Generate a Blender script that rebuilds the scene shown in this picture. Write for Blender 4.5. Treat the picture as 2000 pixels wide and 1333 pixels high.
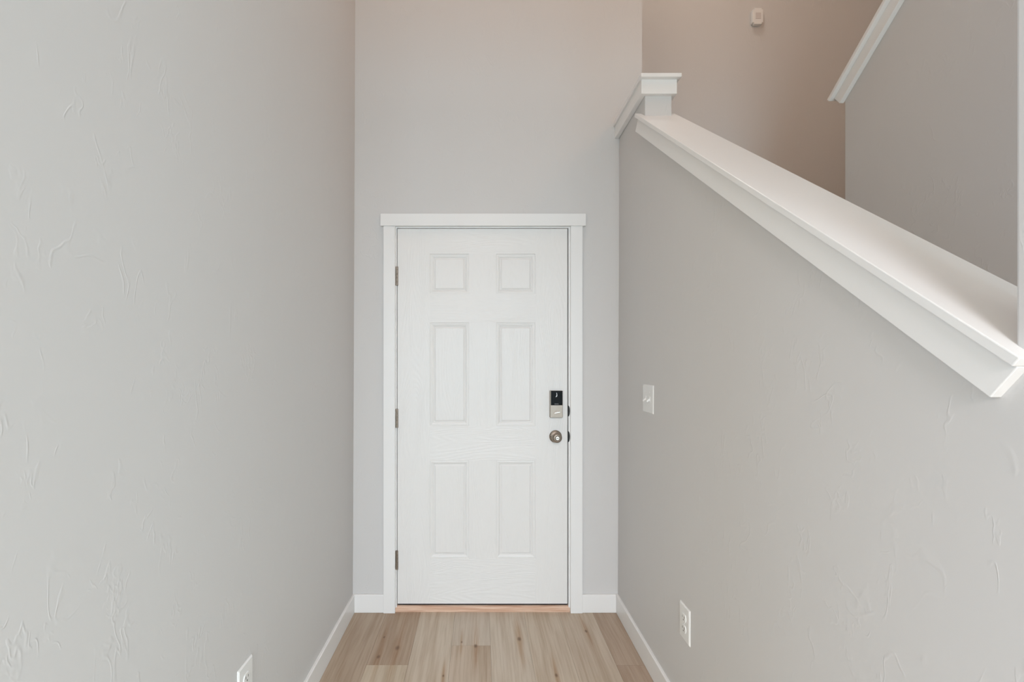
import bpy, bmesh, math, random
from mathutils import Matrix, Vector

for o in list(bpy.data.objects):
    bpy.data.objects.remove(o)
sc = bpy.context.scene
C = sc.collection

# ------------------------------------------------------------------ camera
CAM_H = 1.326
cd = bpy.data.cameras.new('camera')
cd.lens = 16.0
cd.sensor_width = 36.0
cd.sensor_fit = 'HORIZONTAL'
cd.shift_x = 0.031
cd.shift_y = 0.02425
cd.clip_start = 0.02
cam = bpy.data.objects.new('camera', cd)
cam.location = (0, 0, CAM_H)
cam.rotation_euler = (math.pi / 2, 0, 0)
C.objects.link(cam)
sc.camera = cam

# ------------------------------------------------------------------ world, lights, exposure
w = bpy.data.worlds.new('World')
sc.world = w
w.use_nodes = True
w.node_tree.nodes['Background'].inputs[0].default_value = (1, 1, 1, 1)
w.node_tree.nodes['Background'].inputs[1].default_value = 0.3
sc.view_settings.view_transform = 'Standard'
sc.view_settings.look = 'None'
sc.view_settings.gamma = 1
sc.view_settings.use_curve_mapping = False
sc.view_settings.exposure = 0.0


def area(name, loc, target, size, power, color=(1, 1, 1), size_y=None, spread=180):
    l = bpy.data.lights.new(name, 'AREA')
    l.energy = power
    l.color = color
    l.size = size
    if size_y:
        l.shape = 'RECTANGLE'
        l.size_y = size_y
    else:
        l.shape = 'DISK'
    l.spread = math.radians(spread)
    o = bpy.data.objects.new(name, l)
    o.location = loc
    d = Vector(target) - Vector(loc)
    o.rotation_euler = d.to_track_quat('-Z', 'Y').to_euler()
    C.objects.link(o)
    return o


# room behind the camera: rear window daylight, unseen added fills near, left and right
area('rear_window_daylight', (0, -8.9, 1.4), (0, 0, 1.3), 4.4, 269, (0.55, 0.82, 1.0), 2.2)
area('near_side_fill', (-4.5, -0.9, 1.4), (0, -0.9, 1.4), 2.2, 49, (0.42, 0.67, 1.0), 1.8)  # unseen fill added to brighten the right wall
area('left_side_fill', (-4.5, -4.5, 1.4), (0, -4.5, 1.3), 3.4, 67, (1.0, 0.93, 0.68), 2.0)
area('right_side_fill', (4.5, -5.0, 1.4), (0, -5.0, 1.3), 3.4, 266, (0.64, 0.88, 1.0), 2.0)
# ceiling lamp of that room
area('room_lamp', (0, -3.2, 2.70), (0, -3.2, 0), 1.6, 215, (1.0, 0.92, 0.95))
# foyer ceiling lamp, five metres up, and the lamp over the stair landing
area('foyer_lamp', (-0.05, 1.1, 5.10), (-0.05, 1.1, 0), 0.6, 12.5, (1.0, 0.835, 0.76))
area('landing_lamp', (1.3, 2.55, 5.10), (1.3, 2.55, 0), 0.4, 6.7, (1.0, 0.98, 0.92))
# warm light from the upstairs hall
area('upper_hall_light', (2.75, 0.6, 4.3), (0, 1.0, 4.0), 1.0, 20.2, (1.0, 0.52, 0.27), 1.2)

# ------------------------------------------------------------------ materials
def srgb(r, g, b):
    f = lambda c: ((c / 255 + 0.055) / 1.055) ** 2.4 if c > 10.3 else c / 255 / 12.92
    return (f(r), f(g), f(b), 1)


class NT:
    """small helper to write node trees"""
    def __init__(self, name):
        self.m = bpy.data.materials.new(name)
        self.m.use_nodes = True
        self.t = self.m.node_tree
        self.p = self.t.nodes['Principled BSDF']

    def n(self, kind, **kw):
        o = self.t.nodes.new(kind)
        for k, v in kw.items():
            setattr(o, k, v)
        return o

    def l(self, a, b):
        self.t.links.new(a, b)

    def math(self, op, a, b=None, c=None, clamp=False):
        o = self.n('ShaderNodeMath', operation=op)
        o.use_clamp = clamp
        for i, v in enumerate((a, b, c)):
            if v is None:
                continue
            if isinstance(v, (int, float)):
                o.inputs[i].default_value = v
            else:
                self.l(v, o.inputs[i])
        return o.outputs[0]

    def noise(self, vec, scale, detail=2, rough=0.5, dist=0.0):
        o = self.n('ShaderNodeTexNoise')
        o.inputs['Scale'].default_value = scale
        o.inputs['Detail'].default_value = detail
        o.inputs['Roughness'].default_value = rough
        o.inputs['Distortion'].default_value = dist
        self.l(vec, o.inputs['Vector'])
        return o.outputs['Fac']

    def mapping(self, vec, scale=(1, 1, 1), loc=(0, 0, 0)):
        o = self.n('ShaderNodeMapping')
        o.inputs['Scale'].default_value = scale
        o.inputs['Location'].default_value = loc
        self.l(vec, o.inputs['Vector'])
        return o.outputs[0]

    def mapr(self, v, a, b, c=0.0, d=1.0, smooth=True):
        o = self.n('ShaderNodeMapRange', interpolation_type='SMOOTHSTEP' if smooth else 'LINEAR')
        for i, x in enumerate((a, b, c, d)):
            o.inputs[i + 1].default_value = x
        self.l(v, o.inputs[0])
        return o.outputs[0]

    def mix(self, fac, a, b):
        o = self.n('ShaderNodeMix', data_type='RGBA')
        if isinstance(fac, (int, float)):
            o.inputs[0].default_value = fac
        else:
            self.l(fac, o.inputs[0])
        for i, v in ((6, a), (7, b)):
            if isinstance(v, tuple):
                o.inputs[i].default_value = v
            else:
                self.l(v, o.inputs[i])
        return o.outputs[2]

    def bump(self, h, dist, strength=1.0):
        o = self.n('ShaderNodeBump')
        o.inputs['Distance'].default_value = dist
        o.inputs['Strength'].default_value = strength
        self.l(h, o.inputs['Height'])
        self.l(o.outputs[0], self.p.inputs['Normal'])

    def coord(self):
        return self.n('ShaderNodeTexCoord').outputs['Object']


def plain(name, col, rough=0.5, metal=0.0, spec=None):
    t = NT(name)
    t.p.inputs['Base Color'].default_value = col
    t.p.inputs['Roughness'].default_value = rough
    t.p.inputs['Metallic'].default_value = metal
    if spec is not None:
        t.p.inputs['Specular IOR Level'].default_value = spec
    return t.m


def wall_paint(name, col, marks=0.00044):
    t = NT(name)
    t.p.inputs['Roughness'].default_value = 0.62
    t.p.inputs['Specular IOR Level'].default_value = 0.35
    co = t.coord()
    # hand-trowelled drywall: clusters of short thin ridges, taller than wide
    def ridges(scale, level, width, off, mscale, m0, m1, stretch):
        n = t.noise(t.mapping(co, (1, 1, stretch), off), scale, 2.0, 0.5, 0.6)
        r = t.mapr(t.math('ABSOLUTE', t.math('SUBTRACT', n, level)), 0.0, width, 1, 0)
        m = t.mapr(t.noise(t.mapping(co, (1, 1, 0.7), off), mscale, 3.0, 0.6), m0, m1)
        return t.math('MULTIPLY', r, m)
    h1 = ridges(16.0, 0.52, 0.034, (0, 0, 0), 10.0, 0.56, 0.63, 0.48)
    h2 = ridges(26.0, 0.47, 0.046, (3.1, 1.7, 0.4), 12.0, 0.57, 0.63, 0.55)
    h3 = ridges(11.0, 0.55, 0.024, (7.3, 4.1, 2.4), 8.0, 0.57, 0.64, 0.6)
    flat = t.math('MULTIPLY', t.noise(co, 2.2, 2.0), 1.5)
    fine = t.math('MULTIPLY', t.noise(co, 260.0, 1.0), 0.06)
    h = t.math('ADD', t.math('ADD', h1, t.math('MULTIPLY', h2, 0.8)), t.math('ADD', h3, t.math('ADD', flat, fine)))
    t.bump(h, marks, 0.8)
    t.p.inputs['Base Color'].default_value = col
    return t.m


M = {}
M['wall'] = wall_paint('grey_wall_paint', srgb(213, 211, 209))
M['ceiling'] = plain('ceiling_paint', srgb(238, 236, 232), 0.7)
M['trim'] = plain('white_trim_paint', srgb(239, 238, 236), 0.36)
M['plastic'] = plain('white_plastic', srgb(236, 236, 234), 0.3)
M['plastic_dim'] = plain('sensor_window_plastic', srgb(214, 210, 208), 0.4)
M['slot'] = plain('dark_slot', srgb(40, 38, 36), 0.6)
M['black'] = plain('black_glass', srgb(3, 3, 4), 0.35, 0.0, 0.12)
M['rubber'] = plain('black_rubber', srgb(22, 15, 18), 0.7)
M['mark'] = plain('grey_print', srgb(150, 150, 150), 0.5)
M['strike_dark'] = plain('dark_strike', srgb(20, 17, 15), 0.45, 0.3)  # dark tone of the strike half-discs, one even colour
M['strike_rim'] = plain('strike_edge_metal', srgb(176, 160, 148), 0.35, 0.8)
M['carpet'] = plain('stair_carpet', srgb(172, 158, 142), 0.95)
M['dark_gap'] = plain('floor_seam', srgb(120, 100, 82), 0.8)

t = NT('satin_nickel')
t.p.inputs['Metallic'].default_value = 1.0
t.p.inputs['Base Color'].default_value = srgb(158, 147, 136)
co = t.coord()
br = t.noise(t.mapping(co, (40, 40, 900)), 1.0, 2.0)
t.l(t.mapr(br, 0.3, 0.7, 0.36, 0.5), t.p.inputs['Roughness'])
M['nickel'] = t.m

t = NT('bright_nickel')
t.p.inputs['Metallic'].default_value = 1.0
t.p.inputs['Base Color'].default_value = srgb(238, 232, 224)
t.p.inputs['Roughness'].default_value = 0.22
M['nickel_bright'] = t.m


def door_material(name, along):
    """white fibreglass skin with a pressed-in oak grain; along = grain direction"""
    t = NT(name)
    t.p.inputs['Base Color'].default_value = srgb(236, 234, 231)
    t.p.inputs['Roughness'].default_value = 0.36
    co = t.coord()
    sep = t.n('ShaderNodeSeparateXYZ')
    t.l(co, sep.inputs[0])
    cross, run = (sep.outputs[0], sep.outputs[2]) if along == 'Z' else (sep.outputs[2], sep.outputs[0])
    cmb = t.n('ShaderNodeCombineXYZ')
    t.l(cross, cmb.inputs[0])
    t.l(t.math('MULTIPLY', run, 0.16), cmb.inputs[1])
    big = t.noise(cmb.outputs[0], 7.0, 1.5, 0.5, 0.3)
    rings = t.math('SINE', t.math('MULTIPLY', big, 150.0))
    cmb2 = t.n('ShaderNodeCombineXYZ')
    t.l(cross, cmb2.inputs[0])
    t.l(t.math('MULTIPLY', run, 0.04), cmb2.inputs[1])
    pores = t.mapr(t.noise(cmb2.outputs[0], 420.0, 2.0, 0.6), 0.3, 0.6)
    h = t.math('ADD', t.math('MULTIPLY', rings, 0.45), t.math('MULTIPLY', pores, 0.6))
    t.bump(h, 0.0005, 0.9)
    return t.m


M['door_v'] = door_material('door_skin_upright_grain', 'Z')
M['door_h'] = door_material('door_skin_level_grain', 'X')

# knots of the floor boards: x, y, size
KNOTS = [(-0.391, 2.145, 0.020), (-0.158, 1.952, 0.009), (0.328, 1.955, 0.013), (-0.022, 2.160, 0.016),
         (0.190, 2.215, 0.018), (-0.470, 2.230, 0.010), (-0.465, 2.08, 0.015), (-0.09, 2.19, 0.009), (0.53, 2.28, 0.014)]


def floor_material():
    t = NT('oak_plank_floor')
    co = t.coord()
    tone = t.n('ShaderNodeAttribute', attribute_name='tone')
    rnd = t.n('ShaderNodeAttribute', attribute_name='shift')
    sep = t.n('ShaderNodeSeparateXYZ')
    t.l(co, sep.inputs[0])

    def vec(sx, sy, sr, wob=None):
        c = t.n('ShaderNodeCombineXYZ')
        x = sep.outputs[0]
        if wob is not None:
            x = t.math('ADD', x, wob)
        t.l(t.math('MULTIPLY', x, sx), c.inputs[0])
        t.l(t.math('MULTIPLY', sep.outputs[1], sy), c.inputs[1])
        t.l(t.math('MULTIPLY', rnd.outputs['Fac'], sr), c.inputs[2])
        return c.outputs[0]
    wob = t.math('MULTIPLY', t.math('SUBTRACT', t.noise(vec(5, 2.2, 17), 1.0, 2.0), 0.5), 0.028)
    g1 = t.noise(vec(95, 3.0, 31, wob), 1.0, 3.0, 0.6)
    g2 = t.noise(vec(26, 1.5, 23, wob), 1.0, 2.0, 0.55)
    g3 = t.noise(vec(9, 1.6, 41), 1.0, 2.0, 0.5)
    g4 = t.noise(vec(330, 9, 51), 1.0, 2.0, 0.6)
    base = tone.outputs['Color']
    dark = t.n('ShaderNodeMix', data_type='RGBA', blend_type='MULTIPLY')
    dark.inputs[0].default_value = 1.0
    t.l(base, dark.inputs[6])
    dark.inputs[7].default_value = (0.70, 0.615, 0.53, 1)
    c = t.mix(t.mapr(g2, 0.42, 0.72, 0, 0.5), base, dark.outputs[2])
    lite = t.n('ShaderNodeMix', data_type='RGBA', blend_type='MULTIPLY')
    lite.inputs[0].default_value = 1.0
    t.l(c, lite.inputs[6])
    lite.inputs[7].default_value = (1.10, 1.12, 1.14, 1)
    c = t.mix(t.mapr(g3, 0.5, 0.75, 0, 0.8), c, lite.outputs[2])
    d2 = t.n('ShaderNodeMix', data_type='RGBA', blend_type='MULTIPLY')
    d2.inputs[0].default_value = 1.0
    t.l(c, d2.inputs[6])
    d2.inputs[7].default_value = (0.80, 0.76, 0.70, 1)
    gg = t.math('ADD', t.math('MULTIPLY', g1, 0.7), t.math('MULTIPLY', g4, 0.3))
    c = t.mix(t.mapr(gg, 0.42, 0.64, 0, 0.6), c, d2.outputs[2])
    # knots with a reddish streak running out along the board
    kn = None
    st = None
    for kx, ky, ks in KNOTS:
        dx = t.math('MULTIPLY', t.math('SUBTRACT', t.math('ADD', sep.outputs[0], t.math('MULTIPLY', wob, 0.25)), kx), 1.0 / ks)
        dy = t.math('MULTIPLY', t.math('SUBTRACT', sep.outputs[1], ky), 0.55 / ks)
        d = t.math('SQRT', t.math('ADD', t.math('MULTIPLY', dx, dx), t.math('MULTIPLY', dy, dy)))
        k = t.mapr(d, 0.12, 0.75, 1, 0)
        dy2 = t.math('MULTIPLY', dy, 0.16)
        d2_ = t.math('SQRT', t.math('ADD', t.math('MULTIPLY', dx, dx), t.math('MULTIPLY', dy2, dy2)))
        s = t.mapr(d2_, 0.1, 1.5, 1, 0)
        kn = k if kn is None else t.math('MAXIMUM', kn, k)
        st = s if st is None else t.math('MAXIMUM', st, s)
    rs = t.n('ShaderNodeMix', data_type='RGBA', blend_type='MULTIPLY')
    rs.inputs[0].default_value = 1.0
    t.l(c, rs.inputs[6])
    rs.inputs[7].default_value = (0.78, 0.64, 0.52, 1)
    c = t.mix(t.math('MULTIPLY', st, t.mapr(g1, 0.25, 0.6, 0.25, 0.9)), c, rs.outputs[2])
    c = t.mix(t.math('MULTIPLY', kn, 0.65), c, srgb(92, 70, 54))
    t.l(c, t.p.inputs['Base Color'])
    t.l(t.mapr(g1, 0.3, 0.7, 0.42, 0.55), t.p.inputs['Roughness'])
    t.p.inputs['Specular IOR Level'].default_value = 0.3
    t.bump(gg, 0.0006, 0.35)
    return t.m


M['floor'] = floor_material()

t = NT('oak_threshold_wood')
co = t.coord()
g = t.noise(t.mapping(co, (5, 60, 130)), 1.0, 3.0, 0.6, 0.4)
t.l(t.mix(t.mapr(g, 0.35, 0.65), srgb(232, 200, 176), srgb(206, 164, 138)), t.p.inputs['Base Color'])
t.p.inputs['Roughness'].default_value = 0.45
M['oak'] = t.m

# ------------------------------------------------------------------ mesh helpers
def quad_hex(bm, v):
    """8 corners: bottom four then top four, both counter-clockwise seen from above"""
    vs = [bm.verts.new(p) for p in v]
    for f in ((3, 2, 1, 0), (4, 5, 6, 7), (0, 1, 5, 4), (1, 2, 6, 5), (2, 3, 7, 6), (3, 0, 4, 7)):
        bm.faces.new([vs[i] for i in f])
    return vs


def box(bm, x0, x1, y0, y1, z0, z1):
    return quad_hex(bm, [(x0, y0, z0), (x1, y0, z0), (x1, y1, z0), (x0, y1, z0),
                         (x0, y0, z1), (x1, y0, z1), (x1, y1, z1), (x0, y1, z1)])


def prism(bm, pts, fa, fb):
    """polygon pts (u, v) placed by fa(u, v) and fb(u, v), joined by side faces"""
    a = [bm.verts.new(fa(*p)) for p in pts]
    b = [bm.verts.new(fb(*p)) for p in pts]
    n = len(pts)
    bm.faces.new(a)
    bm.faces.new(b[::-1])
    for i in range(n):
        j = (i + 1) % n
        bm.faces.new((a[j], a[i], b[i], b[j]))


def lathe(bm, prof, seg=32):
    """profile (radius, depth) spun about Y; depth grows towards -Y"""
    rings = []
    for r, d in prof:
        if r < 1e-6:
            rings.append([bm.verts.new((0, -d, 0))])
        else:
            rings.append([bm.verts.new((r * math.cos(2 * math.pi * k / seg), -d, r * math.sin(2 * math.pi * k / seg))) for k in range(seg)])
    for a, b in zip(rings, rings[1:]):
        for k in range(seg):
            k2 = (k + 1) % seg
            if len(a) == 1 and len(b) == 1:
                continue
            if len(a) == 1:
                bm.faces.new((a[0], b[k2], b[k]))
            elif len(b) == 1:
                bm.faces.new((a[k], a[k2], b[0]))
            else:
                bm.faces.new((a[k], a[k2], b[k2], b[k]))


def new_bm():
    return bmesh.new()


def obj(name, bm, mat, parent=None, bevel=0.0, smooth=False, seg=2, mats=None):
    bmesh.ops.recalc_face_normals(bm, faces=bm.faces[:])
    me = bpy.data.meshes.new(name)
    bm.to_mesh(me)
    bm.free()
    for m in (mats or [mat]):
        me.materials.append(m)
    o = bpy.data.objects.new(name, me)
    C.objects.link(o)
    if parent:
        o.parent = parent
    if smooth:
        for p in me.polygons:
            p.use_smooth = True
    if bevel:
        b = o.modifiers.new('bevel', 'BEVEL')
        b.width = bevel
        b.segments = seg
        b.limit_method = 'ANGLE'
        b.angle_limit = math.radians(40)
        b.harden_normals = False
    return o


def tag(o, label, cat, kind=None, group=None):
    o['label'] = label
    o['category'] = cat
    if kind:
        o['kind'] = kind
    if group:
        o['group'] = group
    return o


def empty(name, loc=(0, 0, 0)):
    o = bpy.data.objects.new(name, None)
    o.location = loc
    o.empty_display_size = 0.1
    C.objects.link(o)
    return o


# ------------------------------------------------------------------ dimensions
YW = 2.46            # face of the wall with the door
YB = 3.14            # far wall of the landing
ZC = 5.20            # foyer ceiling
YR = -0.90           # where the two-storey foyer starts
ZL = 2.75            # ceiling of the room behind the camera
RX, RB = 4.6, -9.0   # that room reaches to x = -RX..RX and back to y = RB
TAN = 0.7706         # slope of the stairs
COS = 1 / math.sqrt(1 + TAN * TAN)
SIN = TAN * COS
XL0, XL1 = -0.689, -0.668            # left wall at the floor / at the ceiling


def xl(z):
    return XL0 + (XL1 - XL0) * z / ZC


def xr(z, y=2.46):
    return min(0.7435 + 0.0052 * z, 0.7515) - 0.0045 * (2.46 - y)


XO = 0.872           # far face of the half wall
X2, X2B = 1.750, 1.870                # wall between the two flights
XS = 2.80            # right wall of the stairwell
A1 = 0.870           # top of the sloped cap: z = A1 + TAN * y
A2 = 4.368           # top of the upper cap: z = A2 - TAN * y
TCAP = 0.0155        # thickness of the cap boards

# ------------------------------------------------------------------ walls, ceiling, floor
YLN = 0.45           # near end of the left wall, beside the viewer
bm = new_bm()
pts = [(YLN, 0), (YW + .14, 0), (YW + .14, ZC), (YR, ZC), (YR, ZL), (YLN, ZL)]
prism(bm, pts, lambda y, z: (xl(z) - .12, y, z), lambda y, z: (xl(z), y, z))
tag(obj('wall_left', bm, M['wall']), 'tall light grey textured wall left of the front door', 'wall', 'structure')

DX0, DX1, DZ0, DZ1 = -0.4475, 0.4715, 0.039, 2.0675      # door slab
bm = new_bm()
OX0, OX1, OZ = DX0 - 0.035, DX1 + 0.035, DZ1 + 0.035
pts = [(-0.80, 0), (OX0, 0), (OX0, OZ), (OX1, OZ), (OX1, 0), (0.8745, 0), (0.8745, ZC), (-0.80, ZC)]
prism(bm, pts, lambda x, z: (x, YW, z), lambda x, z: (x, YW + 0.14, z))
tag(obj('wall_front', bm, M['wall']), 'light grey wall around and high above the white front door', 'wall', 'structure')

bm = new_bm()
box(bm, 0.75, 0.8745, YW + 0.14, YB + .12, 0, ZC)
tag(obj('wall_landing', bm, M['wall']), 'grey side wall running back to the stair landing behind the door wall', 'wall', 'structure')

bm = new_bm()
box(bm, 0.8745, XS, YB, YB + .12, 0, ZC)
tag(obj('wall_back', bm, M['wall']), 'warmly lit wall at the back of the stair landing', 'wall', 'structure')

bm = new_bm()
box(bm, XS, XS + .12, YR, YB + .12, 0, ZC)
tag(obj('wall_stairwell', bm, M['wall']), 'grey right hand wall of the stairwell', 'wall', 'structure')

# half wall beside the first flight
YN, YJ, YP, ZLEV = 0.22, 0.631, 2.071, 2.636
cap_under = lambda y: A1 - TCAP / COS + TAN * y
pts = [(YN, 0), (YW, 0), (YW, ZLEV - .017), (YP, ZLEV - .017), (YP, cap_under(YP)), (1.6, cap_under(1.6)), (1.1, cap_under(1.1)),
       (YJ, cap_under(YJ)), (YJ, ZC), (YN, ZC)]
bm = new_bm()
prism(bm, pts, lambda y, z: (xr(z, y), y, z), lambda y, z: (XO, y, z))
tag(obj('wall_right', bm, M['wall'], bevel=0.004), 'light grey stair half wall with sloped white cap, right of the door', 'wall', 'structure')

# wall between the two flights
YE = 2.185
u2 = lambda y: A2 - TCAP / COS - TAN * y
pts = [(YR, 0), (YE, 0), (YE, u2(YE)), (YR, min(u2(YR), ZC))]
bm = new_bm()
prism(bm, pts, lambda y, z: (X2, y, z), lambda y, z: (X2B, y, z))
tag(obj('wall_middle', bm, M['wall'], bevel=0.004), 'darker grey wall under the upper white stair cap', 'wall', 'structure')

# shell of the room behind the camera and the upper part of the foyer
bm = new_bm()
box(bm, XL0 - .15, XS + .12, YR - .14, YR, ZL, ZC)
box(bm, -RX - .1, XL0 - .12, YLN, YLN + .14, 0, ZL)
box(bm, X2, RX + .1, YR - .14, YR, 0, ZL)
box(bm, -RX - .1, -RX, RB, YLN, 0, ZL)
box(bm, RX, RX + .1, RB, YR, 0, ZL)
box(bm, -RX - .1, RX + .1, RB - .1, RB, 0, ZL)
tag(obj('wall_rear', bm, M['wall']), 'grey walls of the room behind the viewer', 'wall', 'structure')
bm = new_bm()
box(bm, -RX, RX, RB, YR - .14, ZL, ZL + .1)
box(bm, -RX, XL0 - .15, YR - .14, YLN + .14, ZL, ZL + .1)
box(bm, XL0 - .15, XS + .12, YR, YB + .12, ZC, ZC + .1)
tag(obj('ceiling', bm, M['ceiling']), 'white ceiling high over the foyer', 'ceiling', 'structure')

# floor: one mesh of planks, each with its own tone
rng = random.Random(4)
PW = 0.185
planks = []
EDGE0 = -0.691
for k in range(-22, 30):
    x0 = EDGE0 + PW * k
    x1 = x0 + PW
    if k == 1:
        joints = [2.47, 2.022, 0.80]
    elif k == 3:
        joints = [2.47, 2.163, 0.94]
    elif k == 7:
        joints = [2.47, 2.02, 0.7]
    else:
        joints = [2.47, 1.75 - rng.random() * 0.9]
    while joints[-1] > RB:
        joints.append(joints[-1] - 1.22)
    joints[-1] = RB
    for j in range(len(joints) - 1):
        planks.append((k, j, x0, x1, joints[j + 1], joints[j]))
LIGHT = (186, 166, 144)
MID = (176, 154, 131)
BROWN = (166, 140, 117)
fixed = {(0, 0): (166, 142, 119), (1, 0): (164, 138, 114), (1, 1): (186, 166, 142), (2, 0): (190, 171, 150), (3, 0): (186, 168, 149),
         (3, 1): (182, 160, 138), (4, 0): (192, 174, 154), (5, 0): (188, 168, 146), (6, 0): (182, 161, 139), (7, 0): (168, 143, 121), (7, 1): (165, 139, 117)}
bm = new_bm()
lt = bm.faces.layers.float_vector.new('tone_f')
ls = bm.faces.layers.float.new('shift_f')
lm = {}
G = 0.00035
tones = []
for k, j, x0, x1, y0, y1 in planks:
    a, b = max(x0 + G, -RX), min(x1 - G, RX)
    if b <= a:
        continue
    n0 = len(bm.faces)
    bm.faces.ensure_lookup_table()
    box(bm, a, b, y0 + G, y1 - G, -0.012, 0.0)
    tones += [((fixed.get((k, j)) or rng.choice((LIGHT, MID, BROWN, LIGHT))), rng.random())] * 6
box(bm, -RX, RX, RB, 2.60, -0.06, -0.012)
tones += [((120, 100, 82), 0.5)] * 6
bm.faces.layers.float_vector.remove(lt)
ls = bm.faces.layers.float['shift_f']
bm.faces.layers.float.remove(ls)
fl = obj('floor', bm, M['floor'])
ta = fl.data.attributes.new('tone', 'FLOAT_COLOR', 'CORNER')
sa = fl.data.attributes.new('shift', 'FLOAT', 'FACE')
for p in fl.data.polygons:
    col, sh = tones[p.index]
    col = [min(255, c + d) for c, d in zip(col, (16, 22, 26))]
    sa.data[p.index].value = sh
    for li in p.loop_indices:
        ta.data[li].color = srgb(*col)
fl.location.z = -0.0045
tag(fl, 'light oak plank floor of the entry', 'floor', 'structure')

# landing and stairs (behind the half wall)
ZLAND = 1.54
bm = new_bm()
box(bm, 0.8745, XS, 2.10, YB, ZLAND - .25, ZLAND)
tag(obj('floor_landing', bm, M['carpet']), 'carpeted landing floor behind the stair half wall', 'floor', 'structure')
st = empty('staircase', (XO, 0.35, 0))
tag(st, 'carpeted stairs hidden behind the stair half wall', 'stairs', 'structure')
N, RISE, RUN = 8, ZLAND / 8, 0.25
pts = []
y0 = 2.10 - RUN * (N - 1)
for i in range(N - 1):
    pts += [(y0 + RUN * i, RISE * i), (y0 + RUN * i, RISE * (i + 1))]
pts += [(2.10, RISE * (N - 1)), (2.10, 0)]
bm = new_bm()
prism(bm, pts, lambda y, z: (XO + .001, y, z), lambda y, z: (X2 - .001, y, z))
o = obj('lower_flight', bm, M['carpet'], st)
o.matrix_parent_inverse = Matrix.Translation(-st.location)
pts = []
for i in range(N):
    pts += [(2.10 - RUN * i, ZLAND + RISE * i), (2.10 - RUN * i, ZLAND + RISE * (i + 1))]
pts += [(2.10 - RUN * N, ZLAND + RISE * N), (2.10 - RUN * N, 0), (2.10, 0)]
bm = new_bm()
prism(bm, pts, lambda y, z: (X2B + .001, y, z), lambda y, z: (XS - .001, y, z))
o = obj('upper_flight', bm, M['carpet'], st)
o.matrix_parent_inverse = Matrix.Translation(-st.location)

# ------------------------------------------------------------------ baseboards
BH = 0.0935
FL = -0.0045         # floor level
BT = 0.0125


def baseboard(name, side, y0, y1, label):
    bm = new_bm()
    if side == 'L':
        f = lambda d, y, z: xl(z) + d
    else:
        f = lambda d, y, z: xr(z, y) - d
    prof = [(0, FL + 0.001), (BT, FL + 0.001), (BT, BH - .003), (BT - .003, BH), (0, BH)]
    prism(bm, prof, lambda d, z: (f(d, y0, z), y0, z), lambda d, z: (f(d, y1, z), y1, z))
    return tag(obj(name, bm, M['trim'], bevel=0.001), label, 'baseboard', 'structure')


baseboard('baseboard_left', 'L', YLN, YW, 'white baseboard at the foot of the left wall')
baseboard('baseboard_right', 'R', YN, YW, 'white baseboard at the foot of the stair half wall')
CX0, CX1, CX2, CX3 = -0.5205, -0.4575, 0.4855, 0.5495     # casing edges
for name, a, b, side in (('baseboard_front_left', xl(0) + BT, CX0, 'left'), ('baseboard_front_right', CX3, xr(0) - BT, 'right')):
    bm = new_bm()
    prof = [(0, FL + 0.001), (BT, FL + 0.001), (BT, BH - .003), (BT - .003, BH), (0, BH)]
    prism(bm, prof, lambda d, z: (a, YW - d, z), lambda d, z: (b, YW - d, z))
    tag(obj(name, bm, M['trim'], bevel=0.001), 'short white baseboard %s of the front door casing' % side, 'baseboard', 'structure')

# ------------------------------------------------------------------ door casing
tr = empty('trim_1', (0, YW, 0))
tag(tr, 'white flat casing around the front door', 'door casing', 'structure')


def part(name, bm, mat, parent, **kw):
    """part modelled in world coordinates"""
    o = obj(name, bm, mat, parent, **kw)
    l = Vector(parent.location)
    q = parent.parent
    while q:
        l += Vector(q.location)
        q = q.parent
    o.matrix_parent_inverse = Matrix.Translation(-l)
    return o


ZH0, ZH1 = 2.0775, 2.1425
for a, b in ((CX0, CX1), (CX2, CX3)):
    bm = new_bm()
    box(bm, a, b, YW - .017, YW, FL, ZH0)
    part('side_casing', bm, M['trim'], tr, bevel=0.0015)
bm = new_bm()
box(bm, -0.5355, 0.5665, YW - .022, YW, ZH0, ZH1)
part('head_casing', bm, M['trim'], tr, bevel=0.0015)
bm = new_bm()
JG = 0.0032
jx0, jx1, jz = DX0 - JG, DX1 + .0048, DZ1 + JG
pts = [(OX0, 0), (jx0, 0), (jx0, jz), (jx1, jz), (jx1, 0), (OX1, 0), (OX1, OZ), (OX0, OZ)]
prism(bm, pts, lambda x, z: (x, YW - .001, z), lambda x, z: (x, YW + .135, z))
# stop behind the slab
box(bm, jx0, jx0 + .012, YW + .046, YW + .1, 0, jz)
box(bm, jx1 - .012, jx1, YW + .046, YW + .1, 0, jz)
box(bm, jx0, jx1, YW + .046, YW + .1, jz - .012, jz)
part('jamb', bm, M['trim'], tr, bevel=0.001)
bm = new_bm()
box(bm, jx1 - .006, jx1 + .001, YW + .012, YW + .045, .030, jz)  # dark strip added to give the latch gap its shade
o = part('gap_shade_strip', bm, M['rubber'], tr)
o['label'] = 'dark strip added as shade in the latch side gap'
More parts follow.
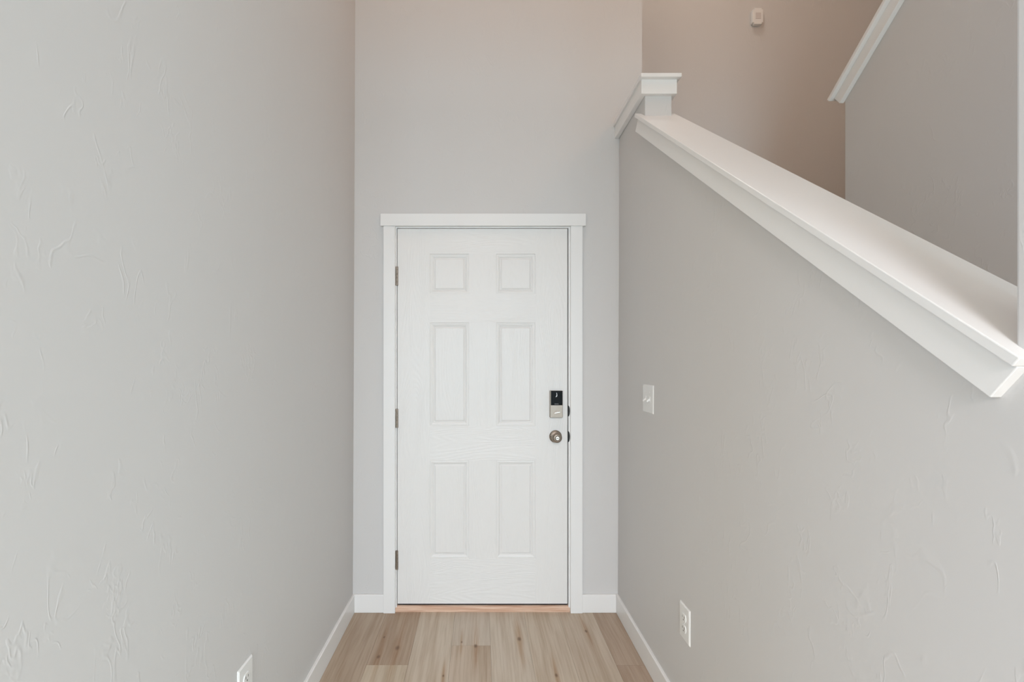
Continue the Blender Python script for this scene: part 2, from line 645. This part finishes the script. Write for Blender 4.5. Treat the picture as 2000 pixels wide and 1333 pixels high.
# rounded strike plates on the latch side of the jamb
for zc, hh in ((1.0815, 0.0300), (0.9430, 0.0300)):
    bm = new_bm()
    n = 14
    pts = [(0.0, -hh)] + [(0.0105 * math.sin(math.pi * (i / n)) ** 0.8, -hh * math.cos(math.pi * i / n)) for i in range(1, n)] + [(0.0, hh)]
    prism(bm, pts, lambda x, z: (jx1 - .002 + x * .95, YW - .0012, zc + z * .98), lambda x, z: (jx1 - .002 + x, YW + .012, zc + z))
    sp = part('strike_plate', bm, M['strike_dark'], tr)
    sp['label'] = 'dark rounded strike plate'
    bm = new_bm()
    outer = [(0.0118 * math.sin(math.pi * (i / n)) ** 0.8, -(hh + .001) * math.cos(math.pi * i / n)) for i in range(2, n - 1)]
    inner = [(0.0098 * math.sin(math.pi * (i / n)) ** 0.8, -(hh - .001) * math.cos(math.pi * i / n)) for i in range(2, n - 1)]
    prism(bm, outer + inner[::-1], lambda x, z: (jx1 - .002 + x, YW - .0020, zc + z), lambda x, z: (jx1 - .002 + x, YW - .0008, zc + z))
    part('plate_rim', bm, M['strike_rim'], sp)

# ------------------------------------------------------------------ door
dr = empty('door_1', (DX0, YW, DZ0))
tag(dr, 'white six panel front door with electronic lock', 'door', 'structure')


def px(u):
    return (u - 938) * YW / 889


def pz(v):
    return CAM_H - (v - 715) * YW / 889


COLS = [(px(839.6), px(915.8)), (px(969.4), px(1045.4))]
ROWS = [(pz(1091.5), pz(900.5)), (pz(832.5), pz(630.5)), (pz(574.0), pz(496.0))]
bm = new_bm()
xs = [DX0, COLS[0][0], COLS[0][1], COLS[1][0], COLS[1][1], DX1]
zs = [DZ0, ROWS[0][0], ROWS[0][1], ROWS[1][0], ROWS[1][1], ROWS[2][0], ROWS[2][1], DZ1]
YF = YW + 0.0005
grid = [[bm.verts.new((x, YF, z)) for x in xs] for z in zs]
# pressed panel profile: inset, depth
PROF = [(0.0015, 0.0034), (0.0072, 0.0025), (0.0160, 0.0048), (0.0196, 0.0086), (0.0226, 0.0088), (0.0310, 0.0042)]
for r in range(len(zs) - 1):
    for c in range(len(xs) - 1):
        corner = [grid[r][c], grid[r][c + 1], grid[r + 1][c + 1], grid[r + 1][c]]
        if r in (1, 3, 5) and c in (1, 3):
            x0, x1, z0, z1 = xs[c], xs[c + 1], zs[r], zs[r + 1]
            prev = corner
            for ins, dep in PROF:
                cur = [bm.verts.new((x, YF + dep, z)) for x, z in ((x0 + ins, z0 + ins), (x1 - ins, z0 + ins), (x1 - ins, z1 - ins), (x0 + ins, z1 - ins))]
                for i in range(4):
                    f = bm.faces.new((prev[i], prev[(i + 1) % 4], cur[(i + 1) % 4], cur[i]))
                    f.material_index = 1 if i in (0, 2) else 0
                prev = cur
            bm.faces.new(prev)
        else:
            f = bm.faces.new(corner)
            if r in (0, 2, 4, 6) and c in (1, 2, 3):
                f.material_index = 1
# edges and back
edge = [grid[0][c] for c in range(len(xs))] + [grid[r][-1] for r in range(1, len(zs))] + \
       [grid[-1][c] for c in range(len(xs) - 2, -1, -1)] + [grid[r][0] for r in range(len(zs) - 2, 0, -1)]
back = [bm.verts.new((v.co.x, YW + 0.0445, v.co.z)) for v in edge]
for i in range(len(edge)):
    j = (i + 1) % len(edge)
    bm.faces.new((edge[i], edge[j], back[j], back[i]))
bm.faces.new(back)
part('door_slab', bm, None, dr, mats=[M['door_v'], M['door_h']])
bm = new_bm()
box(bm, DX0 + .001, DX1 - .001, YW + .006, YW + .044, 0.030, DZ0)
o = part('door_sweep', bm, M['rubber'], dr)
o['label'] = 'black rubber sweep'

# hinges
for zc in (pz(540), pz(817.5), pz(1094)):
    h = empty('hinge', (DX0 - .002, YW, zc))
    h.parent = dr
    h.matrix_parent_inverse = Matrix.Translation(-Vector(dr.location))
    h['label'] = 'nickel butt hinge'
    zh = 0.102
    bm = new_bm()
    cuts = [0, .2, .4, .6, .8, 1.0]
    for i in range(5):
        a = zc - zh / 2 + zh * cuts[i] + .0006
        b = zc - zh / 2 + zh * cuts[i + 1] - .0006
        seg = 16
        r = 0.0062
        va = [bm.verts.new((DX0 - .0016 + r * math.cos(2 * math.pi * k / seg), YW - .0058 + r * math.sin(2 * math.pi * k / seg), a)) for k in range(seg)]
        vb = [bm.verts.new((v.co.x, v.co.y, b)) for v in va]
        for k in range(seg):
            bm.faces.new((va[k], va[(k + 1) % seg], vb[(k + 1) % seg], vb[k]))
        bm.faces.new(va[::-1])
        bm.faces.new(vb)
    o = obj('knuckle', bm, M['nickel'], h, smooth=False)
    o.matrix_parent_inverse = Matrix.Translation(-Vector(h.location))
    bm = new_bm()
    box(bm, DX0 - .0115, DX0 - .004, YW - .0022, YW - .0005, zc - zh / 2, zc + zh / 2)
    o = obj('leaf', bm, M['nickel'], h)
    o.matrix_parent_inverse = Matrix.Translation(-Vector(h.location))

# knob
KX, KZ = 0.4065, pz(853)
kb = empty('door_knob', (KX, YW, KZ))
kb.parent = dr
kb.matrix_parent_inverse = Matrix.Translation(-Vector(dr.location))
kb['label'] = 'round satin nickel knob'
bm = new_bm()
lathe(bm, [(0.0, 0.0), (0.0335, 0.0), (0.0340, 0.003), (0.0325, 0.0058), (0.0285, 0.0085), (0.0200, 0.0115), (0.0150, 0.0125), (0, 0.0125)], 48)
o = obj('rose', bm, M['nickel'], kb, smooth=True)
bm = new_bm()
lathe(bm, [(0.0125, 0.012), (0.0125, 0.026), (0.0150, 0.031), (0.0220, 0.036), (0.0262, 0.043), (0.0268, 0.050), (0.0252, 0.057), (0.0205, 0.0625),
           (0.0150, 0.0645), (0.0125, 0.0645), (0.0120, 0.0630), (0, 0.0630)], 48)
o = obj('knob', bm, M['nickel'], kb, smooth=True)
bm = new_bm()
lathe(bm, [(0, 0.0628), (0.0105, 0.0628), (0.0105, 0.0652), (0.0095, 0.0657), (0, 0.0657)], 32)
o = obj('lock_button', bm, M['nickel_bright'], kb, smooth=False)
bm = new_bm()
box(bm, -0.0075, 0.0075, -0.0662, -0.0655, -0.0016, 0.0016)
ring = [(0.0098, 0.0655), (0.0112, 0.0655), (0.0112, 0.0660), (0.0098, 0.0660), (0.0098, 0.0655)]
lathe(bm, ring, 32)
o = obj('button_slot', bm, M['slot'], kb)
bm = new_bm()
for zz in (0.0,):
    seg = 12
    va = [bm.verts.new((-0.0265 + 0.0028 * math.cos(2 * math.pi * k / seg), -0.0098 - .0004, 0.0028 * math.sin(2 * math.pi * k / seg))) for k in range(seg)]
    vb = [bm.verts.new((v.co.x, -0.006, v.co.z)) for v in va]
    bm.faces.new(va)
    bm.faces.new(vb)
    for k in range(seg):
        bm.faces.new((va[k], va[(k + 1) % seg], vb[(k + 1) % seg], vb[k]))
o = obj('pin_hole', bm, M['slot'], kb)

# electronic deadbolt, inside unit
LX0, LX1, LZ0, LZ1 = px(1073.2), px(1097.4), pz(815.4), pz(763.2)
LD = 0.026
lk = empty('deadbolt_lock', ((LX0 + LX1) / 2, YW, (LZ0 + LZ1) / 2))
lk.parent = dr
lk.matrix_parent_inverse = Matrix.Translation(-Vector(dr.location))
lk['label'] = 'satin nickel electronic deadbolt with black screen'


def lpart(name, bm, mat, **kw):
    o = obj(name, bm, mat, lk, **kw)
    o.matrix_parent_inverse = Matrix.Translation(-Vector(lk.location))
    return o


zm = LZ0 + (LZ1 - LZ0) * 0.462
bm = new_bm()
box(bm, LX0, LX1, YW - LD, YW, LZ0, LZ1)
lpart('housing', bm, M['nickel'], bevel=0.0018)
bm = new_bm()
box(bm, LX0 + .0035, LX1 - .0012, YW - LD - .0022, YW - LD, zm, LZ1 - .0008)
lpart('screen', bm, M['black'], bevel=0.0008)
YS = YW - LD - .0022
xc = (LX0 + LX1) / 2
# faint maker's mark: a row of small printed strokes; above it a separate white hook shape
bm = new_bm()
for i in range(7):
    box(bm, xc - .0105 + i * .0031, xc - .0105 + i * .0031 + .0021, YS - .0003, YS, zm + .0055, zm + .0085)
lpart('maker_mark', bm, M['mark'])
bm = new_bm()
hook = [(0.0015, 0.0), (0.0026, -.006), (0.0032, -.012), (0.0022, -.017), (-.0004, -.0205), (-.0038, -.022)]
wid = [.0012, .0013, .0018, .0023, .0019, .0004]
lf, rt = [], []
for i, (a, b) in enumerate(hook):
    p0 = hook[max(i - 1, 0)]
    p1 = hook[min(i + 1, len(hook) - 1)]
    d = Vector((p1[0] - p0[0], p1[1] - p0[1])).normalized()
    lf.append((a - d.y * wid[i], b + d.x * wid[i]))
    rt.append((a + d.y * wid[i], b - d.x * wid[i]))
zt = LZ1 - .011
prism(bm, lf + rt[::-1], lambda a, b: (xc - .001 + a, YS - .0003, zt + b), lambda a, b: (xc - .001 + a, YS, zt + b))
lpart('hook_shape', bm, M['plastic'])
# turn piece, tilted
bm = new_bm()
zc = LZ0 + 0.029
seg = 28
va = [bm.verts.new((xc + .002 + .0105 * math.cos(2 * math.pi * k / seg), YW - LD - .003, zc + .0105 * math.sin(2 * math.pi * k / seg))) for k in range(seg)]
vb = [bm.verts.new((v.co.x, YW - LD + .001, v.co.z)) for v in va]
bm.faces.new(va)
bm.faces.new(vb)
for k in range(seg):
    bm.faces.new((va[k], va[(k + 1) % seg], vb[(k + 1) % seg], vb[k]))
lpart('turn_base', bm, M['nickel'], bevel=0.0006)
bm = new_bm()
rot = Matrix.Rotation(math.radians(-13), 4, 'Y')
vs = box(bm, -.0165, .0165, -.013, 0, -.0030, .0030)
for v in vs:
    v.co = rot @ v.co + Vector((xc + .002, YW - LD - .003, zc))
lpart('turn_piece', bm, M['nickel_bright'], bevel=0.0014)

# oak threshold under the door
bm = new_bm()
prof = [(YW - .004, FL), (YW - .004, .017), (YW + .001, .0235), (YW + .010, .0275), (YW + .13, .0275), (YW + .13, FL)]
prism(bm, prof, lambda y, z: (jx0 - .0085, y, z), lambda y, z: (jx1 + .0085, y, z))
for v in bm.verts:
    if v.co.y > YW:
        v.co.x = max(min(v.co.x, jx1 - .0002), jx0 + .0002)
tag(obj('door_threshold', bm, M['oak'], bevel=0.0012), 'narrow oak threshold strip under the front door', 'threshold')

# ------------------------------------------------------------------ stair caps
def slope_frame(a, sgn):
    """maps (x, s, n): s along the slope measured as the top's own y, n square to the slope"""
    def f(x, y, n):
        return (x, y - sgn * n * SIN, a + sgn * TAN * y + n * COS)
    return f


def plan_prism(bm, plan, n0, n1, f):
    prism(bm, plan, lambda x, y: f(x, y, n0), lambda x, y: f(x, y, n1))


XN0, XA0, XA1, XN1 = 0.7185, 0.7268, 0.888, 0.904
F1 = slope_frame(A1, 1)
Y0, Y1 = 0.6058, 2.1136
bm = new_bm()
plan_prism(bm, [(XN0, Y0), (0.7495, Y0), (0.7495, YJ), (XN1, YJ), (XN1, Y1), (0.8705, Y1), (0.8705, YP), (0.7495, YP), (0.7495, Y1), (XN0, Y1)], -TCAP, 0, F1)
c1 = obj('trim_2', bm, M['trim'], bevel=0.0018)
tag(c1, 'long sloped white cap on the stair half wall right of the door', 'stair cap', 'structure')
for a, b, y0 in ((XA0, 0.7495, Y0), (XO, XA1, YJ)):
    bm = new_bm()
    plan_prism(bm, [(a, y0), (b, y0), (b, Y1 - .023), (a, Y1 - .023)], -.0712, -TCAP, F1)
    obj('apron', bm, M['trim'], c1, bevel=0.0015)

# level cap over the end post of the half wall
bm = new_bm()
box(bm, XN0, 0.9005, 2.033, YW, ZLEV - .017, ZLEV)
c2 = obj('trim_3', bm, M['trim'], bevel=0.0018)
tag(c2, 'short level white cap on the post at the top of the half wall', 'stair cap', 'structure')
bm = new_bm()
ZA = 2.5545
plan = [(XA0, 2.052), (0.8875, 2.052), (0.8875, YW), (XO, YW), (XO, YP), (0.7495, YP), (0.7495, YW), (XA0, YW)]
prism(bm, plan, lambda x, y: (x, y, ZA), lambda x, y: (x, y, ZLEV - .017))
obj('apron', bm, M['trim'], c2, bevel=0.0015)

# cap of the upper flight
F2 = slope_frame(A2, -1)
bm = new_bm()
plan_prism(bm, [(1.709, YR), (1.911, YR), (1.911, 2.244), (1.709, 2.244)], -.017, 0, F2)
c3 = obj('trim_4', bm, M['trim'], bevel=0.0018)
tag(c3, 'upper sloped white cap rising towards the viewer at top right', 'stair cap', 'structure')
for a, b in ((1.7285, X2), (X2B, 1.8915)):
    bm = new_bm()
    plan_prism(bm, [(a, YR), (b, YR), (b, 2.234), (a, 2.234)], -.0700, -.017, F2)
    obj('apron', bm, M['trim'], c3, bevel=0.0015)

# ------------------------------------------------------------------ switch, outlets, sensor
def wall_frame(side, yc, zc):
    """maps (a, d, z): a along the wall, d out of it"""
    if side == 'R':
        return lambda a, d, z: (xr(zc, yc + a) - d, yc + a, zc + z)
    return lambda a, d, z: (xl(zc) + d, yc + a, zc + z)


def plate(name, bm, wd, ht, f, depth=0.006):
    b = 0.004
    lo = [(-wd / 2, -ht / 2), (wd / 2, -ht / 2), (wd / 2, ht / 2), (-wd / 2, ht / 2)]
    hi = [(x - math.copysign(b, x), z - math.copysign(b, z)) for x, z in lo]
    v0 = [bm.verts.new(f(x, 0, z)) for x, z in lo]
    v1 = [bm.verts.new(f(x, depth * .45, z)) for x, z in lo]
    v2 = [bm.verts.new(f(x, depth, z)) for x, z in hi]
    bm.faces.new(v0)
    bm.faces.new(v2)
    for a, c in ((v0, v1), (v1, v2)):
        for i in range(4):
            bm.faces.new((a[i], a[(i + 1) % 4], c[(i + 1) % 4], c[i]))


def bx(bm, f, a0, a1, d0, d1, z0, z1):
    vs = [bm.verts.new(f(a, d, z)) for z in (z0, z1) for a, d in ((a0, d0), (a1, d0), (a1, d1), (a0, d1))]
    for q in ((3, 2, 1, 0), (4, 5, 6, 7), (0, 1, 5, 4), (1, 2, 6, 5), (2, 3, 7, 6), (3, 0, 4, 7)):
        bm.faces.new([vs[i] for i in q])


def disc(bm, f, a, z, r, d0, d1, seg=14, flat=1.0):
    va = [bm.verts.new(f(a + r * math.cos(2 * math.pi * k / seg), d0, z + max(-flat, min(flat, math.sin(2 * math.pi * k / seg))) * r)) for k in range(seg)]
    vb = [bm.verts.new(f(a + r * math.cos(2 * math.pi * k / seg), d1, z + max(-flat, min(flat, math.sin(2 * math.pi * k / seg))) * r)) for k in range(seg)]
    bm.faces.new(va)
    bm.faces.new(vb)
    for k in range(seg):
        bm.faces.new((va[k], va[(k + 1) % seg], vb[(k + 1) % seg], vb[k]))


# two-gang toggle switch
SY, SZ = 2.016, 1.1795
f = wall_frame('R', SY, SZ)
sw = empty('light_switch', f(0, 0, 0))
tag(sw, 'white double toggle light switch on the stair half wall', 'light switch')


def wpart(name, bm, mat, root, **kw):
    o = obj(name, bm, mat, root, **kw)
    o.matrix_parent_inverse = Matrix.Translation(-Vector(root.location))
    return o


bm = new_bm()
plate('plate', bm, 0.128, 0.125, f)
wpart('plate', bm, M['plastic'], sw, bevel=0.0012)
for a in (-.023, .023):
    bm = new_bm()
    bx(bm, f, a - .0053, a + .0053, .0055, .0075, -.0125, .0125)
    # toggle lever tipped down
    sec0 = [(a - .0050, -.0050), (a + .0050, -.0050), (a + .0050, .0050), (a - .0050, .0050)]
    v0 = [bm.verts.new(f(x, .006, z)) for x, z in sec0]
    v1 = [bm.verts.new(f(a + (x - a) * .8, .0185 - (z > 0) * -.0015, z * .7 - .0095)) for x, z in sec0]
    bm.faces.new(v0)
    bm.faces.new(v1)
    for i in range(4):
        bm.faces.new((v0[i], v0[(i + 1) % 4], v1[(i + 1) % 4], v1[i]))
    wpart('toggle', bm, M['plastic'], sw, bevel=0.0008)
    for z in (-.030, .030):
        bm = new_bm()
        disc(bm, f, a, z, .0032, .0055, .0068)
        wpart('screw', bm, M['plastic'], sw)


def outlet(side, yc, zc, label):
    f = wall_frame(side, yc, zc)
    r = empty('wall_outlet', f(0, 0, 0))
    tag(r, label, 'outlet', group='duplex wall outlets')
    bm = new_bm()
    plate('plate', bm, 0.080, 0.127, f)
    wpart('plate', bm, M['plastic'], r, bevel=0.0012)
    for z in (-.0195, .0195):
        bm = new_bm()
        disc(bm, f, 0, z, .0172, .0055, .0088, 32, 0.82)
        q = wpart('receptacle', bm, M['plastic'], r, bevel=0.0008)
        bm = new_bm()
        bx(bm, f, -.0075, -.0055, .0080, .0091, z - .001, z + .0075)
        bx(bm, f, .0055, .0075, .0080, .0091, z - .001, z + .0065)
        disc(bm, f, 0, z - .0075, .0025, .0080, .0091, 12)
        o = obj('slots', bm, M['slot'], q)
        o.matrix_parent_inverse = Matrix.Identity(4)
        o.matrix_parent_inverse = Matrix.Translation(-Vector(r.location)) @ Matrix.Translation(Vector(r.location))
    bm = new_bm()
    disc(bm, f, 0, 0, .0032, .0055, .0070)
    wpart('screw', bm, M['plastic'], r)
    return r


outlet('R', 1.643, 0.397, 'white duplex outlet low on the right half wall near the baseboard')
outlet('L', 1.325, 0.398, 'white duplex outlet low on the left wall, cut by the picture edge')

# small white wall sensor on the landing wall
x0, x1, z0, z1 = 1.8655, 1.9385, 3.668, 3.779
sn = empty('wall_sensor', ((x0 + x1) / 2, YB, (z0 + z1) / 2))
tag(sn, 'small white rounded sensor box high on the landing wall', 'sensor')
bm = new_bm()
box(bm, x0, x1, YB - .024, YB, z0, z1)
bmesh.ops.bevel(bm, geom=[e for e in bm.edges if abs(e.verts[0].co.y - e.verts[1].co.y) > .01], offset=0.010, segments=4, affect='EDGES')
wpart('sensor_body', bm, M['plastic'], sn, bevel=0.0025)
bm = new_bm()
box(bm, x0 + .020, x1 - .016, YB - .0252, YB - .0235, z0 + .036, z0 + .078)
wpart('sensor_window', bm, M['plastic_dim'], sn, bevel=0.0006)
